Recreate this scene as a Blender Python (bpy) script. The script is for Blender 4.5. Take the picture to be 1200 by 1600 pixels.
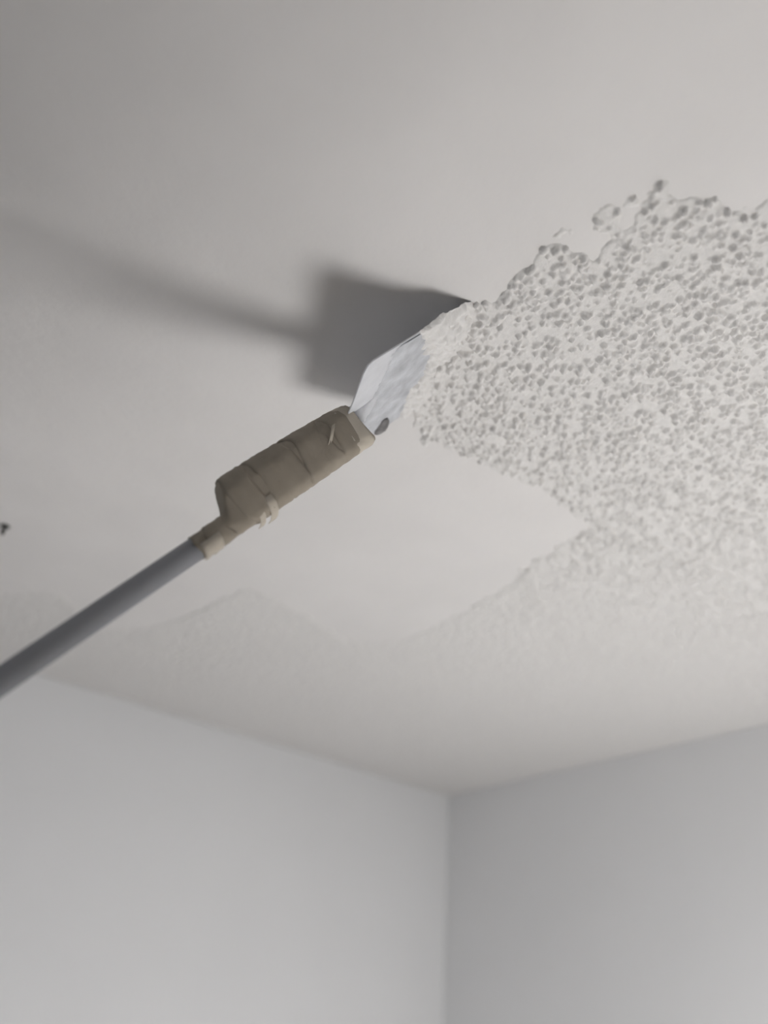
import bpy, bmesh, math, random
import numpy as np
from mathutils import Matrix, Vector

random.seed(7)
rng = np.random.default_rng(11)
for o in list(bpy.data.objects):
    bpy.data.objects.remove(o, do_unlink=True)
S = bpy.context.scene
C = S.collection
PI = math.pi

# ------------------------------------------------------------------ camera
ZC = 2.40                                   # ceiling height, metres
cam_d = bpy.data.cameras.new('camera')
cam_d.sensor_fit = 'VERTICAL'
cam_d.sensor_height = 36.0
cam_d.sensor_width = 27.0
cam_d.lens = 36.0 * 1300 / 1600
cam_d.clip_start = 0.02
cam_d.dof.use_dof = True
cam_d.dof.focus_distance = 0.73
cam_d.dof.aperture_fstop = 1.9
cam = bpy.data.objects.new('camera', cam_d)
C.objects.link(cam)
cam.matrix_world = Matrix((
    (-0.7775184, 0.3874368, 0.4953361, 1.4511479),
    (0.6245976, 0.3842228, 0.6798902, 1.6059808),
    (0.0730950, 0.8380129, -0.5407324, 1.8500000),
    (0, 0, 0, 1)))
S.camera = cam

# ------------------------------------------------------------------ world, exposure
w = bpy.data.worlds.new('world')
S.world = w
w.use_nodes = True
w.node_tree.nodes['Background'].inputs[0].default_value = (0.60, 0.66, 0.75, 1)
w.node_tree.nodes['Background'].inputs[1].default_value = 0.6
S.view_settings.view_transform = 'Standard'
S.view_settings.look = 'None'
S.view_settings.gamma = 1.0
S.view_settings.use_curve_mapping = False
S.view_settings.exposure = 0.0
LAMP = Vector((0.60, 1.37, 1.24))           # centre of the lit globe of the floor lamp
LAMP_R = 0.21
LAMP_E = 18.0


# cool fill light added at the unseen window, brightening the right wall
FILL = bpy.data.lights.new('added_fill', 'AREA')
FILL.shape = 'RECTANGLE'
FILL.size, FILL.size_y = 1.24, 1.14
FILL.energy = 4.5
FILL.color = (0.86, 0.93, 1.0)
fill = bpy.data.objects.new('added_fill', FILL)
C.objects.link(fill)
fill.location = (3.78, 1.60, 1.35)
fill.rotation_euler = (0, PI / 2, 0)


# ------------------------------------------------------------------ helpers
def mesh(name, verts, faces, mat, parent=None, smooth=True, loc=None):
    me = bpy.data.meshes.new(name)
    me.from_pydata([tuple(v) for v in verts], [], faces)
    me.update()
    if smooth:
        me.polygons.foreach_set('use_smooth', [True] * len(me.polygons))
    o = bpy.data.objects.new(name, me)
    if mat:
        me.materials.append(mat)
    C.objects.link(o)
    if parent:
        o.parent = parent
    if loc is not None:
        o.location = loc
    return o


def from_bm(name, bm, mat, parent=None, smooth=False, loc=None):
    me = bpy.data.meshes.new(name)
    bm.normal_update()
    bm.to_mesh(me)
    bm.free()
    if smooth:
        me.polygons.foreach_set('use_smooth', [True] * len(me.polygons))
    if mat:
        me.materials.append(mat)
    o = bpy.data.objects.new(name, me)
    C.objects.link(o)
    if parent:
        o.parent = parent
    if loc is not None:
        o.location = loc
    return o


def box_bm(x0, x1, y0, y1, z0, z1, bev=0.0, seg=2):
    bm = bmesh.new()
    bmesh.ops.create_cube(bm, size=1)
    for v in bm.verts:
        v.co = Vector((x0 + (v.co.x + .5) * (x1 - x0), y0 + (v.co.y + .5) * (y1 - y0), z0 + (v.co.z + .5) * (z1 - z0)))
    if bev:
        bmesh.ops.bevel(bm, geom=bm.edges[:], offset=bev, segments=seg, affect='EDGES', profile=.5)
    return bm


def loft(rings, cap=True):
    """rings: list of lists of points, equal length, closed."""
    n = len(rings[0])
    V = [p for r in rings for p in r]
    F = []
    for i in range(len(rings) - 1):
        for j in range(n):
            k = (j + 1) % n
            F.append((i * n + j, i * n + k, (i + 1) * n + k, (i + 1) * n + j))
    if cap:
        F.append(tuple(reversed(range(n))))
        F.append(tuple(range((len(rings) - 1) * n, len(rings) * n)))
    return V, F


def tube(name, p0, p1, r, mat, parent=None, seg=24, r1=None, bev=0.0):
    p0, p1 = Vector(p0), Vector(p1)
    d = (p1 - p0)
    L = d.length
    d.normalize()
    a = d.orthogonal().normalized()
    b = d.cross(a)
    r1 = r if r1 is None else r1
    st = [(0, r), (L, r1)] if not bev else [(0, r - bev), (bev, r), (L - bev, r1), (L, r1 - bev)]
    rings = [[p0 + d * t + (a * math.cos(2 * PI * j / seg) + b * math.sin(2 * PI * j / seg)) * rr for j in range(seg)] for t, rr in st]
    V, F = loft(rings)
    return mesh(name, V, F, mat, parent)


def root(name, label, cat, loc, group=None):
    o = bpy.data.objects.new(name, None)
    C.objects.link(o)
    o.empty_display_size = 0.05
    o.location = loc
    o['label'] = label
    o['category'] = cat
    if group:
        o['group'] = group
    return o


def mat(name, col, rough=0.8, metal=0.0, noise=None, bump=None, spec=0.3):
    """noise=(scale, amount, detail): colour mottling; bump=list of (scale, distance)."""
    m = bpy.data.materials.new(name)
    m.use_nodes = True
    nt = m.node_tree
    b = nt.nodes['Principled BSDF']
    b.inputs['Base Color'].default_value = (*col, 1)
    b.inputs['Roughness'].default_value = rough
    b.inputs['Metallic'].default_value = metal
    b.inputs['Specular IOR Level'].default_value = spec
    tc = nt.nodes.new('ShaderNodeTexCoord')
    if noise:
        n = nt.nodes.new('ShaderNodeTexNoise')
        n.inputs['Scale'].default_value = noise[0]
        n.inputs['Detail'].default_value = noise[2]
        nt.links.new(tc.outputs['Object'], n.inputs['Vector'])
        r = nt.nodes.new('ShaderNodeValToRGB')
        r.color_ramp.elements[0].position = 0.3
        r.color_ramp.elements[1].position = 0.7
        r.color_ramp.elements[0].color = (*[c * (1 - noise[1]) for c in col], 1)
        r.color_ramp.elements[1].color = (*[min(1, c * (1 + noise[1])) for c in col], 1)
        nt.links.new(n.outputs['Fac'], r.inputs['Fac'])
        nt.links.new(r.outputs['Color'], b.inputs['Base Color'])
    prev = None
    for sc, dist in (bump or []):
        n = nt.nodes.new('ShaderNodeTexNoise')
        n.inputs['Scale'].default_value = sc
        n.inputs['Detail'].default_value = 4
        nt.links.new(tc.outputs['Object'], n.inputs['Vector'])
        bp = nt.nodes.new('ShaderNodeBump')
        bp.inputs['Strength'].default_value = 1.0
        bp.inputs['Distance'].default_value = dist
        nt.links.new(n.outputs['Fac'], bp.inputs['Height'])
        if prev:
            nt.links.new(prev.outputs['Normal'], bp.inputs['Normal'])
        prev = bp
    if prev:
        nt.links.new(prev.outputs['Normal'], b.inputs['Normal'])
    return m


M_CEIL = mat('scraped_plasterboard', (0.71, 0.692, 0.68), 0.9, noise=(9, 0.025, 5), bump=[(9, 0.004), (45, 0.0009)], spec=.15)
M_POP = mat('popcorn_plaster', (0.69, 0.675, 0.66), 0.95, noise=(160, 0.05, 3), bump=[(420, 0.0007)], spec=.1)
M_WALL = mat('painted_wall', (0.73, 0.73, 0.735), 0.7, noise=(4, 0.012, 3), bump=[(90, 0.0003)], spec=.25)
M_FLOOR = mat('beige_carpet', (0.26, 0.235, 0.21), 0.95, noise=(120, 0.2, 4), bump=[(300, 0.002)], spec=.1)
M_POLE = mat('grey_painted_pole', (0.245, 0.25, 0.268), 0.55, noise=(30, 0.04, 3), spec=.35)
M_TAPE = mat('masking_tape', (0.285, 0.25, 0.205), 0.75, noise=(60, 0.08, 4), bump=[(240, 0.0004)], spec=.25)
M_TAPE2 = mat('masking_tape_pale', (0.47, 0.425, 0.36), 0.7, noise=(60, 0.06, 4), bump=[(240, 0.0004)], spec=.25)
M_STEEL = mat('scuffed_blade_steel', (0.66, 0.67, 0.70), 0.45, metal=0.25, noise=(70, 0.05, 4), spec=.4)
M_SMEAR = mat('wet_plaster_smear', (0.49, 0.50, 0.525), 0.6, noise=(55, 0.22, 6), bump=[(150, 0.001)], spec=.35)
M_DARK = mat('dark_metal', (0.05, 0.048, 0.045), 0.5, metal=0.4)
M_GREY = mat('grey_plastic', (0.19, 0.185, 0.185), 0.8, noise=(120, 0.25, 3), bump=[(200, .002)])
M_BLACK = mat('black_plastic', (0.03, 0.03, 0.03), 0.5)
M_YELLOW = mat('yellow_enamel', (0.75, 0.48, 0.04), 0.4)


def struct(o):
    o['kind'] = 'structure'
    return o


# ------------------------------------------------------------------ room shell
RX, RY, T = 3.8, 3.6, 0.12
ceiling = struct(from_bm('ceiling', box_bm(-T, RX + T, -T, RY + T, ZC, ZC + T), M_CEIL))
struct(from_bm('wall_left', box_bm(-T, RX + T, -T, 0, 0, ZC), M_WALL))
struct(from_bm('wall_right', box_bm(-T, 0, 0, RY, 0, ZC), M_WALL))
struct(from_bm('wall_back', box_bm(-T, RX + T, RY, RY + T, 0, ZC), M_WALL))
WY0, WY1, WZ0, WZ1 = .95, 2.25, .75, 1.95
bm = bmesh.new()
for (y0, y1, z0, z1) in ((0, WY0, 0, ZC), (WY1, RY, 0, ZC), (WY0, WY1, 0, WZ0), (WY0, WY1, WZ1, ZC)):
    b2 = box_bm(RX, RX + T, y0, y1, z0, z1)
    tmp = bpy.data.meshes.new('tmp')
    b2.to_mesh(tmp)
    b2.free()
    bm.from_mesh(tmp)
    bpy.data.meshes.remove(tmp)
struct(from_bm('wall_near', bm, M_WALL))
M_FRAME = mat('white_window_frame', (0.75, 0.75, 0.75), 0.4)
M_GLASS = bpy.data.materials.new('window_glass')
M_GLASS.use_nodes = True
gb = M_GLASS.node_tree.nodes['Principled BSDF']
gb.inputs['Base Color'].default_value = (1, 1, 1, 1)
gb.inputs['Roughness'].default_value = 0.02
gb.inputs['Transmission Weight'].default_value = 1.0
gb.inputs['IOR'].default_value = 1.45
win = struct(bpy.data.objects.new('added_window', None))  # unseen window, added to go with the fill light
C.objects.link(win)
win.location = (RX + .06, (WY0 + WY1) / 2, WZ0)
wy, wz = (WY1 - WY0) / 2, WZ1 - WZ0
for (y0, y1, z0, z1) in ((-wy, -wy + .05, 0, wz), (wy - .05, wy, 0, wz), (-wy, wy, 0, .05), (-wy, wy, wz - .05, wz), (-.025, .025, .05, wz - .05)):
    from_bm('added_window_frame', box_bm(-.03, .03, y0, y1, z0, z1, .003), M_FRAME, win)
for (y0, y1) in ((-wy + .05, -.025), (.025, wy - .05)):
    from_bm('added_window_pane', box_bm(-.003, .003, y0, y1, .05, wz - .05), M_GLASS, win)
struct(from_bm('floor', box_bm(-T, RX + T, -T, RY + T, -T, 0), M_FLOOR))

# ------------------------------------------------------------------ popcorn coating left on the ceiling
# outline of the patch that has been scraped bare (world x, y)
SCR = [(1.013, 1.497), (1.013, 1.473), (1.013, 1.453), (1.013, 1.435), (1.03, 1.427), (1.055, 1.419), (1.078, 1.405), (1.076, 1.394),
       (1.072, 1.374), (1.068, 1.353), (1.064, 1.331), (1.077, 1.328), (1.092, 1.328), (1.101, 1.322), (1.1, 1.303), (1.095, 1.28),
       (1.093, 1.262), (1.094, 1.243), (1.101, 1.227), (1.102, 1.199), (1.077, 1.149), (1.05, 1.084), (1.015, 1.059), (0.976, 1.061),
       (0.94, 1.069), (0.891, 1.075), (0.846, 1.082), (0.804, 1.074), (0.754, 1.073), (0.741, 1.029), (0.735, 0.982), (0.73, 0.938),
       (0.708, 0.899), (0.701, 0.842), (0.689, 0.762), (0.684, 0.683), (0.702, 0.609), (0.752, 0.572), (0.85, 0.604), (0.91, 0.608),
       (0.963, 0.612), (0.968, 0.555), (0.973, 0.503), (0.977, 0.448), (1.007, 0.345), (1.061, 0.286), (1.15, 0.377), (1.183, 0.357),
       (1.223, 0.298), (1.272, 0.262), (1.5, 0.2), (1.9, 0.35), (2.15, 1.2), (1.95, 2.0), (1.3, 2.15), (1.08, 1.75)]
ISLES = [(1.0841, 1.3657, .009), (1.0841, 1.3577, .005), (1.1023, 1.3282, .006), (1.0054, 1.0559, .006), (0.7278, 0.9355, .008),
         (1.0845, 1.384, .004), (1.0772, 1.4099, .005)]
SCRA = np.array(SCR)


def sdist(P):
    """signed distance to the scraped outline; positive where the coating is still on."""
    a = SCRA
    b = np.roll(a, -1, axis=0)
    d2 = np.full(len(P), 9.0)
    ins = np.zeros(len(P), bool)
    for (ax_, ay_), (bx_, by_) in zip(a, b):
        ex, ey = bx_ - ax_, by_ - ay_
        px, py = P[:, 0] - ax_, P[:, 1] - ay_
        t = np.clip((px * ex + py * ey) / (ex * ex + ey * ey), 0, 1)
        d2 = np.minimum(d2, (px - t * ex) ** 2 + (py - t * ey) ** 2)
        c = (ay_ > P[:, 1]) != (by_ > P[:, 1])
        xi = ax_ + (P[:, 1] - ay_) * ex / (ey if abs(ey) > 1e-9 else 1e-9)
        ins ^= c & (P[:, 0] < xi)
    d = np.sqrt(d2)
    d = np.where(ins, -d, d)
    for (x, y, r) in ISLES:
        d = np.maximum(d, r - np.hypot(P[:, 0] - x, P[:, 1] - y))
    return d


def vnoise(P, cell, seed):
    """smooth value noise in 0..1 on scattered points."""
    g = np.random.default_rng(seed).random((512, 512))
    q = P / cell + 37.3
    i = np.floor(q).astype(int)
    f = q - i
    f = f * f * (3 - 2 * f)
    i0, i1 = i[:, 0] % 512, i[:, 1] % 512
    j0, j1 = (i0 + 1) % 512, (i1 + 1) % 512
    return (g[i0, i1] * (1 - f[:, 0]) + g[j0, i1] * f[:, 0]) * (1 - f[:, 1]) + (g[i0, j1] * (1 - f[:, 0]) + g[j0, j1] * f[:, 0]) * f[:, 1]


def axis_lines(stops):
    out = []
    for a, b, s in stops:
        out.append(np.arange(a, b - s * .5, s))
    return np.concatenate(out + [[stops[-1][1]]])


GX = axis_lines([(0.001, 0.34, .0030), (0.34, 0.60, .0018), (0.60, 1.16, .0013), (1.16, 2.25, .0045)])
GY = axis_lines([(0.001, 0.50, .0030), (0.50, 0.80, .0018), (0.80, 1.56, .0013), (1.56, 2.4, .0045)])
XX, YY = np.meshgrid(GX, GY, indexing='ij')
P = np.stack([XX.ravel(), YY.ravel()], 1)
jit = (vnoise(P, .011, 1) - .5) * .012 + (vnoise(P, .004, 2) - .5) * .005
sd = (sdist(P) + jit).reshape(XX.shape)
base = np.clip(sd / .003, 0, 1)
rip = vnoise(P, .006, 3).reshape(XX.shape)
Hh = np.where(base > 0, base * (.0008 + .0010 * rip), -0.0006)
# the lumps, one by one
NL = 250000
lp = np.stack([rng.uniform(0.004, 2.25, NL), rng.uniform(0.004, 2.4, NL)], 1)
ljit = (vnoise(lp, .011, 1) - .5) * .012 + (vnoise(lp, .004, 2) - .5) * .005
dens = vnoise(lp, .018, 8)
keep = (sdist(lp) + ljit > .0015) & (rng.random(NL) < .25 + .75 * dens)
lp = lp[keep]
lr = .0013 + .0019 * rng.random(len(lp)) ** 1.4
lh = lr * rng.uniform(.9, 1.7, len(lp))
lh *= .60 + .82 * np.clip((lp[:, 1] - .70) / .40, 0, 1)      # lumps shaped taller away from the corner, to deepen the shade there
la = rng.uniform(0, PI, len(lp))
le = rng.uniform(1.0, 1.7, len(lp))
i0s = np.searchsorted(GX, lp[:, 0] - lr * le)
i1s = np.searchsorted(GX, lp[:, 0] + lr * le)
j0s = np.searchsorted(GY, lp[:, 1] - lr * le)
j1s = np.searchsorted(GY, lp[:, 1] + lr * le)
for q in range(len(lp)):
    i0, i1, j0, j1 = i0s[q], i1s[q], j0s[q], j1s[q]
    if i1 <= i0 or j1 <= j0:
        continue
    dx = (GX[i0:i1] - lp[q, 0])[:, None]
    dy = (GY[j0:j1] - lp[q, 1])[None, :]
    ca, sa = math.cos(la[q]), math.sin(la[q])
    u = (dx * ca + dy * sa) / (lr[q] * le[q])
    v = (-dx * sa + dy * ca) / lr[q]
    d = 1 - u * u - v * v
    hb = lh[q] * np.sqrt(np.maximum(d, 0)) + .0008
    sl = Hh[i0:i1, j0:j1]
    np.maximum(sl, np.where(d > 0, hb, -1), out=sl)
nx, ny = XX.shape
on = (Hh > 0)
fm = on[:-1, :-1] | on[1:, :-1] | on[:-1, 1:] | on[1:, 1:]
fi, fj = np.nonzero(fm)
idx = np.arange(nx * ny).reshape(nx, ny)
quads = np.stack([idx[fi, fj], idx[fi, fj + 1], idx[fi + 1, fj + 1], idx[fi + 1, fj]], 1)
used = np.unique(quads)
remap = np.full(nx * ny, -1)
remap[used] = np.arange(len(used))
quads = remap[quads].astype(np.int32)
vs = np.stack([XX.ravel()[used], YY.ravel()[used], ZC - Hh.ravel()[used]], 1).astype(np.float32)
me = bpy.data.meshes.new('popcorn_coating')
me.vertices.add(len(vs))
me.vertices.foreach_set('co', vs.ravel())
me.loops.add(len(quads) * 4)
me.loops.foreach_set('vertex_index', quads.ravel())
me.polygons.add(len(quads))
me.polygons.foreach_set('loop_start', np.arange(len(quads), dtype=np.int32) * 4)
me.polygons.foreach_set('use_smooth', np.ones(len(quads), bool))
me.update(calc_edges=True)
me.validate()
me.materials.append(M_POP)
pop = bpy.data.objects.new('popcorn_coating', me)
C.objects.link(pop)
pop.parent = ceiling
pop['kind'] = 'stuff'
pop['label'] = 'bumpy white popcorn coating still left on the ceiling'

# ------------------------------------------------------------------ scraper: putty knife taped to a pole
# local axes: x along the blade edge, y from the edge back along the handle, z away from the ceiling
MB = Vector((1.0763360, 1.1446692, ZC))
WV = Vector((0.3666938, 0.9303417, 0.0))
AX = Vector((0.5909757, -0.2329328, -0.7723277))
NV = WV.cross(AX)
tool = root('ceiling_scraper', 'grey pole with putty knife taped on, scraping the bumpy ceiling', 'scraper', MB)
tool.matrix_world = Matrix(((WV.x, AX.x, NV.x, MB.x), (WV.y, AX.y, NV.y, MB.y), (WV.z, AX.z, NV.z, MB.z), (0, 0, 0, 1)))

PN, PR = 0.0195, 0.0092                     # pole axis offset and radius


def hull_ring(v, hr, hn=None, grow=0.0, pr=PR + .0006, seg=56, seed=0, tilt=0.0, wr=.0004, t0=0.0, t1=2 * PI):
    """outline round handle (radius hr at z=hn) and pole (radius pr at z=PN), tilted along the axis"""
    out = []
    hn = hn_at(v) if hn is None else hn
    full = abs((t1 - t0) - 2 * PI) < 1e-6
    for j in range(seg):
        t = t0 + (t1 - t0) * j / (seg if full else seg - 1)
        c, s = math.cos(t), math.sin(t)
        a = hn * s + hr
        b = PN * s + pr
        k = 1 / (1 + math.exp(-(a - b) / .0012))          # soft choice of the two circles
        cz = k * hn + (1 - k) * PN
        r = k * hr + (1 - k) * pr + grow
        r += wr * (math.sin(5 * t + v * 420 + seed) * .6 + math.sin(11 * t - v * 900 + seed * 2) * .4)
        out.append((r * c, v + tilt * (r * c / .015) + .0015 * tilt / .006 * math.sin(3 * t + seed), cz + r * s))
    return out


def hr_at(v):
    """handle radius under the tape along the axis"""
    pts = [(.092, .0115), (.112, .0130), (.13, .0142), (.16, .0152), (.20, .0160), (.235, .0166), (.250, .0160), (.258, .0140), (.264, .0105), (.270, .0090)]
    if v <= pts[0][0]:
        return pts[0][1]
    for (a, ra), (b, rb) in zip(pts, pts[1:]):
        if v <= b:
            return ra + (rb - ra) * (v - a) / (b - a)
    return .0088


def hn_at(v):
    t = min(1, max(0, (v - .250) / .020))
    return PN * t * t * (3 - 2 * t)


# pole: long tube with a rounded end cap
pole_len = 1.75
tube('pole', (0, .128, PN), (0, pole_len, PN), PR, M_POLE, tool, 40, bev=.001)
pe = tube('pole_cap', (0, pole_len - .004, PN), (0, pole_len + .03, PN), PR + .0015, M_BLACK, tool, 32, bev=.003)

# handle of the knife, mostly hidden under the tape
hv = [.113, .1135, .115, .13, .16, .20, .235, .25, .254]
rings = [[(max(.003, hr_at(v) - .0012) * math.cos(2 * PI * j / 28) * 1.05, v, max(.003, hr_at(v) - .0012) * math.sin(2 * PI * j / 28)) for j in range(28)] for v in hv]
V, F = loft(rings)
mesh('handle', V, F, M_GREY, tool)

# tape wrapping
vv = [.109 + i * (.300 - .109) / 64 for i in range(65)]
rings = [hull_ring(v, hr_at(v), grow=.0004, seed=1.3, wr=.0005, tilt=.004) for v in vv]
V, F = loft(rings)
wrap = mesh('tape_wrap', V, F, M_TAPE, tool)
wrap['label'] = 'beige masking tape wound round handle and pole'


def band(v0, v1, tilt, seed, grow, m, t0=0.0, t1=2 * PI, n=9):
    rr = [hull_ring(v0 + (v1 - v0) * i / (n - 1), hr_at(v0 + (v1 - v0) * i / (n - 1)), grow=grow * (0.15 if i in (0, n - 1) else 1) , seed=seed, tilt=tilt, wr=.0004, t0=t0, t1=t1) for i in range(n)]
    full = abs((t1 - t0) - 2 * PI) < 1e-6
    V = [p for r in rr for p in r]
    k = len(rr[0])
    F = []
    for i in range(n - 1):
        for j in range(k if full else k - 1):
            q = (j + 1) % k
            F.append((i * k + j, i * k + q, (i + 1) * k + q, (i + 1) * k + j))
    o = mesh('tape_band', V, F, m, wrap)
    sm = o.modifiers.new('thickness', 'SOLIDIFY')
    sm.thickness = .0003
    sm.offset = -1
    return o


for (a, b, tl, sd_, g, m) in [(.110, .131, .003, .4, .0010, M_TAPE2), (.128, .150, -.005, 1.7, .0011, M_TAPE), (.143, .170, .008, 2.2, .0012, M_TAPE),
                              (.163, .190, -.007, 3.1, .0013, M_TAPE), (.183, .210, .006, 4.5, .0013, M_TAPE), (.203, .232, -.006, 5.2, .0012, M_TAPE),
                              (.225, .250, .007, 6.6, .0012, M_TAPE), (.268, .288, .006, 7.5, .0008, M_TAPE)]:
    band(a, b, tl, sd_, g, m)


def strip(name, pts, wdir, width, m, parent, thick=.0004, fray=.0012):
    """a loose bit of tape along pts, width across wdir, ragged at the end"""
    V, F = [], []
    n = 6
    for i, p in enumerate(pts):
        p = Vector(p)
        for j in range(n):
            q = p + Vector(wdir) * (width * (j / (n - 1) - .5))
            if i == len(pts) - 1:
                q += (p - Vector(pts[i - 1])).normalized() * random.uniform(-1, 1.6) * fray * 1.5
            V.append(q)
    for i in range(len(pts) - 1):
        for j in range(n - 1):
            F.append((i * n + j, i * n + j + 1, (i + 1) * n + j + 1, (i + 1) * n + j))
    o = mesh(name, V, F, m, parent)
    sm = o.modifiers.new('thickness', 'SOLIDIFY')
    sm.thickness = thick
    return o


# torn loose ends of the tape
zb = PN + PR
strip('tape_end', [(.0112, .231, .0200), (.0090, .231, .0275), (.002, .2305, .0318), (-.008, .2295, .0325), (-.017, .2285, .0310)], (0, 1, 0), .008, M_TAPE2, wrap)
strip('tape_end', [(.0100, .243, .0240), (.0050, .243, .0305), (-.004, .2425, .0325), (-.012, .242, .0315)], (0, 1, 0), .006, M_TAPE2, wrap)
strip('tape_end', [(.0168, .140, .0020), (.0165, .146, .0070), (.0145, .153, .0125)], (0, 1, 0), .004, M_TAPE2, wrap)
strip('tape_end', [(.0108, .291, .0220), (.0085, .291, .0275), (.003, .291, .0306), (-.003, .291, .0304)], (0, 1, 0), .018, M_TAPE2, wrap)

# blade
OUT = [(.084, .0012), (.0835, .116), (.080, .1215), (.072, .1228), (.030, .1195), (.012, .119), (-.012, .117), (-.050, .112), (-.064, .109),
       (-.068, .104), (-.071, .0012)]
bm = bmesh.new()
vsb = [bm.verts.new((x, y, -.0007)) for x, y in OUT]
f = bm.faces.new(vsb)
ex = bmesh.ops.extrude_face_region(bm, geom=[f])
for g in ex['geom']:
    if isinstance(g, bmesh.types.BMVert):
        g.co.z += .0014
bmesh.ops.recalc_face_normals(bm, faces=bm.faces[:])
bmesh.ops.bevel(bm, geom=[e for e in bm.edges], offset=.0003, segments=1, affect='EDGES')
blade = from_bm('blade', bm, M_STEEL, tool)
blade['label'] = 'wide pale steel putty knife blade'
# neck between the blade and the handle
V, F = loft([[(hx * math.cos(2 * PI * j / 20), v, hz * math.sin(2 * PI * j / 20)) for j in range(20)] for v, hx, hz in
             [(.078, .018, .0010), (.086, .016, .0028), (.094, .013, .006), (.102, .0112, .009), (.112, .011, .0105)]])
mesh('neck', V, F, M_STEEL, tool)
# small grey lump at the side of the blade
V, F = loft([[(-.058 + r * (1 + .14 * math.sin(3 * t + z * 300) + .07 * math.sin(7 * t)) * math.cos(t) * 1.15, .046 + r * (1 + .12 * math.sin(2 * t + 1)) * math.sin(t), z)
              for t in [2 * PI * j / 28 for j in range(28)]] for z, r in
             [(-.0012, .008), (.001, .0098), (.003, .0100), (.0052, .0088), (.0068, .0060), (.0076, .002)]])
knob = mesh('grey_lump', V, F, M_GREY, tool)
knob['label'] = 'dark grey rounded lump at the blade side'


def in_poly(x, y, poly):
    c = False
    for (ax_, ay_), (bx_, by_) in zip(poly, poly[1:] + poly[:1]):
        if (ay_ > y) != (by_ > y) and x < ax_ + (y - ay_) * (bx_ - ax_) / (by_ - ay_):
            c = not c
    return c


# plaster smeared on the blade face: thin streaky skin
us = np.linspace(-.078, .084, 82)
ws = np.linspace(.002, .118, 60)
UU, WW = np.meshgrid(us, ws, indexing='ij')
Q = np.stack([UU.ravel(), WW.ravel()], 1)
rot = np.array([[.35, .94], [-.94, .35]])
st = vnoise((Q @ rot.T) * np.array([1, 3.2]) + 5, .016, 21)
fine = vnoise(Q + 3, .005, 22)
edge = .088 + .10 * (UU.ravel() - .0) * .10 + (vnoise(Q, .02, 23) - .5) * .014 + (fine - .5) * .006
ok = np.clip((edge - Q[:, 1]) / .006, -1, 1)
inside = np.array([in_poly(x * 1.02, y * 1.01, OUT) for x, y in Q])
hz = np.where((ok > 0) & inside, .00075 + .0016 * np.clip((edge - Q[:, 1]) / .022, 0, 1) ** 1.5 * (.3 + st) + .0005 * fine * np.clip((edge - Q[:, 1]) / .010, 0, 1), .0002).reshape(UU.shape)
m1 = hz > .0005
V = [(UU[i, j], WW[i, j], hz[i, j]) for i in range(UU.shape[0]) for j in range(UU.shape[1])]
F = []
nj = UU.shape[1]
for i in range(UU.shape[0] - 1):
    for j in range(nj - 1):
        if m1[i, j] and m1[i + 1, j] and m1[i, j + 1] and m1[i + 1, j + 1]:
            F.append((i * nj + j, (i + 1) * nj + j, (i + 1) * nj + j + 1, i * nj + j + 1))
o = mesh('plaster_smear', V, F, M_SMEAR, blade)
bm = bmesh.new()
bm.from_mesh(o.data)
bmesh.ops.delete(bm, geom=[v for v in bm.verts if not v.link_faces], context='VERTS')
bm.to_mesh(o.data)
bm.free()

# ------------------------------------------------------------------ scrapings heaped on the blade
us = np.linspace(-.076, .092, 150)
ws = np.linspace(-.012, .066, 76)
UU, WW = np.meshgrid(us, ws, indexing='ij')
Q = np.stack([UU.ravel(), WW.ravel()], 1)
lim = np.interp(Q[:, 0], [-.076, -.06, -.03, 0, .03, .05, .07, .084, .092], [.006, .016, .020, .012, .018, .036, .052, .056, .03])
lim += (vnoise(Q, .012, 31) - .5) * .014 + (vnoise(Q, .004, 32) - .5) * .006
prof = np.clip((lim - Q[:, 1]) / .030, 0, 1) ** .6
hgt = .0115 * prof * np.interp(Q[:, 0], [-.076, -.05, .06, .084, .092], [.25, .8, .9, .35, .0])
hgt += (prof > 0) * np.minimum(prof * 4, 1) * (.0035 * np.abs(vnoise(Q, .0075, 33) - .5) * 2 + .002 * vnoise(Q, .0035, 34))
hgt = np.where(prof > 0, hgt + .0008, -.0003).reshape(UU.shape)
nu, nw = UU.shape
V = [(UU[i, j], WW[i, j], hgt[i, j]) for i in range(nu) for j in range(nw)]
F = []
for i in range(nu - 1):
    for j in range(nw - 1):
        if max(hgt[i, j], hgt[i + 1, j], hgt[i, j + 1], hgt[i + 1, j + 1]) > 0:
            F.append((i * nw + j, (i + 1) * nw + j, (i + 1) * nw + j + 1, i * nw + j + 1))
bm = bmesh.new()
bv = [bm.verts.new(v) for v in V]
for q in F:
    bm.faces.new([bv[k] for k in q])
bmesh.ops.delete(bm, geom=[v for v in bm.verts if not v.link_faces], context='VERTS')
heap = from_bm('plaster_scrapings', bm, M_POP, None, True)
heap.matrix_world = tool.matrix_world
heap['label'] = 'soft ridge of scraped white plaster crumbs piled on putty knife blade'
heap['category'] = 'plaster'

# ------------------------------------------------------------------ small metal stub left in the scraped ceiling
stub_root = root('ceiling_stub', 'small dark metal stub sticking out of the smooth scraped ceiling', 'screw', (1.2865, .524, ZC))
V, F = loft([[(r * math.cos(2 * PI * j / 20), r * math.sin(2 * PI * j / 20), z) for j in range(20)] for z, r in
             [(.001, .0060), (-.0006, .0068), (-.0014, .0060), (-.0018, .003)]])
mesh('flange', V, F, M_DARK, stub_root)
V, F = loft([[((.0024 + .0004 * (i % 2)) * math.cos(2 * PI * j / 14), (.0024 + .0004 * (i % 2)) * math.sin(2 * PI * j / 14), -.001 - .0012 * i) for j in range(14)] for i in range(11)])
mesh('shank', V, F, M_DARK, stub_root)

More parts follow.
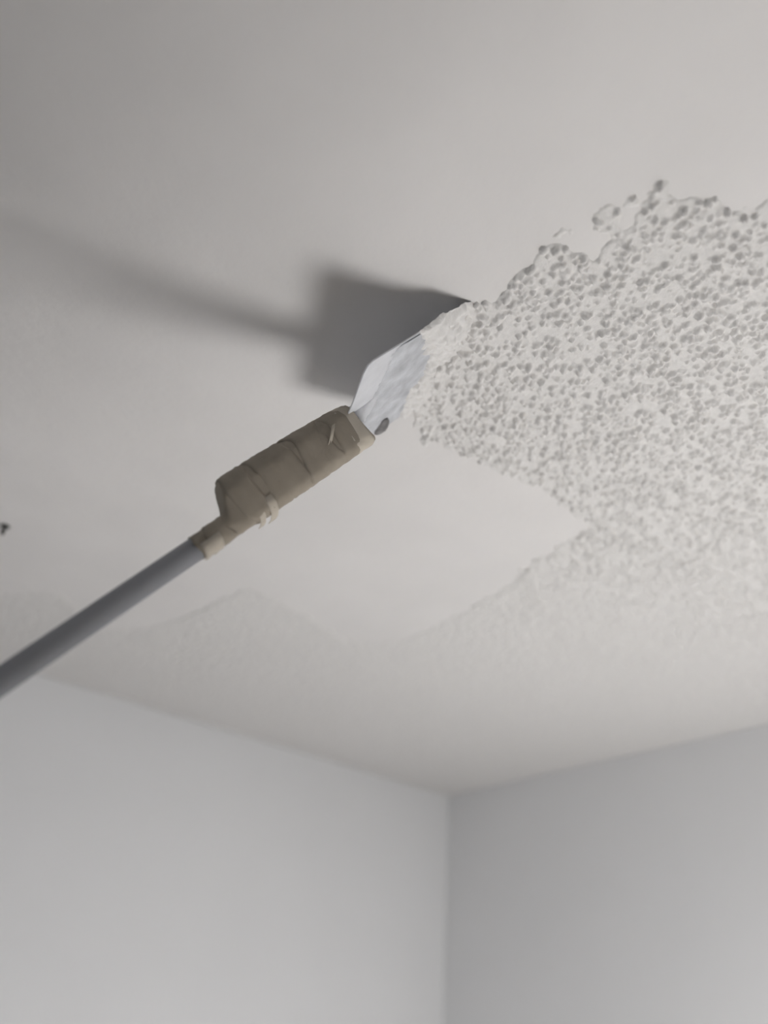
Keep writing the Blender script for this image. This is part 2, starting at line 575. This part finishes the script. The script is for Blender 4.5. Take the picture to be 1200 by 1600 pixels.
# ------------------------------------------------------------------ floor lamp with a lit paper globe (beside the right wall, out of frame)
fl = root('floor_lamp', 'black floor lamp with round glowing white paper globe', 'lamp', (LAMP.x, LAMP.y, 0))
M_GLOW = bpy.data.materials.new('lit_paper_globe')
M_GLOW.use_nodes = True
bb = M_GLOW.node_tree.nodes['Principled BSDF']
bb.inputs['Base Color'].default_value = (.8, .78, .74, 1)
bb.inputs['Emission Color'].default_value = (1, .99, .985, 1)
bb.inputs['Emission Strength'].default_value = LAMP_E
bm = bmesh.new()
bmesh.ops.create_uvsphere(bm, u_segments=32, v_segments=20, radius=LAMP_R)
from_bm('globe', bm, M_GLOW, fl, True, (0, 0, LAMP.z))
tube('pole', (0, 0, .02), (0, 0, LAMP.z - LAMP_R + .004), .011, M_BLACK, fl)
V, F = loft([[(r * math.cos(2 * PI * j / 40), r * math.sin(2 * PI * j / 40), z) for j in range(40)] for z, r in
             [(0, .138), (.004, .142), (.016, .142), (.022, .135), (.028, .02)]])
mesh('base', V, F, M_BLACK, fl)
tube('socket', (0, 0, LAMP.z - LAMP_R - .05), (0, 0, LAMP.z - LAMP_R + .006), .022, M_BLACK, fl)

# ------------------------------------------------------------------ step ladder added out of frame to shade part of the ceiling
M_ALU = mat('ladder_aluminium', (0.55, 0.56, 0.57), 0.45, metal=0.6)
LX, LY, LZ = 1.06, 1.33, 1.79
lad = root('shade_ladder', 'added unseen step ladder shading part of the ceiling', 'light blocker', (LX, LY, 0))


def bar(name, p0, p1, wx, wy, m, parent):
    """rectangular bar between two points, section wx (x) by wy (y)"""
    p0, p1 = Vector(p0), Vector(p1)
    V = [p + Vector((sx * wx / 2, sy * wy / 2, 0)) for p in (p0, p1) for sx, sy in ((-1, -1), (1, -1), (1, 1), (-1, 1))]
    F = [(3, 2, 1, 0), (4, 5, 6, 7)] + [(i, (i + 1) % 4, 4 + (i + 1) % 4, 4 + i) for i in range(4)]
    return mesh(name, V, F, m, parent, False)


from_bm('top_cap', box_bm(-.075, .075, -.19, .19, LZ - .05, LZ, .008), M_YELLOW, lad)
for sy in (-1, 1):
    bar('front_rail', (-.04, sy * .165, LZ - .045), (-.24, sy * .24, 0.0), .06, .022, M_ALU, lad)
    bar('rear_rail', (.04, sy * .16, LZ - .045), (.42, sy * .23, 0.0), .035, .02, M_ALU, lad)
    bar('spreader', (-.14, sy * .19, .95), (.22, sy * .19, .95), .012, .006, M_ALU, lad)
for i in range(5):
    z = .28 + i * .29
    t = 1 - z / (LZ - .045)
    x = -.04 - .2 * t
    h = .165 + .075 * t
    from_bm('step', box_bm(x - .045, x + .045, -h, h, z - .025, z, .004), M_ALU, lad)
for i in range(3):
    z = .4 + i * .5
    t = 1 - z / (LZ - .045)
    bar('brace', (.04 + .38 * t, -(.16 + .07 * t), z), (.04 + .38 * t, .16 + .07 * t, z), .02, .02, M_ALU, lad)
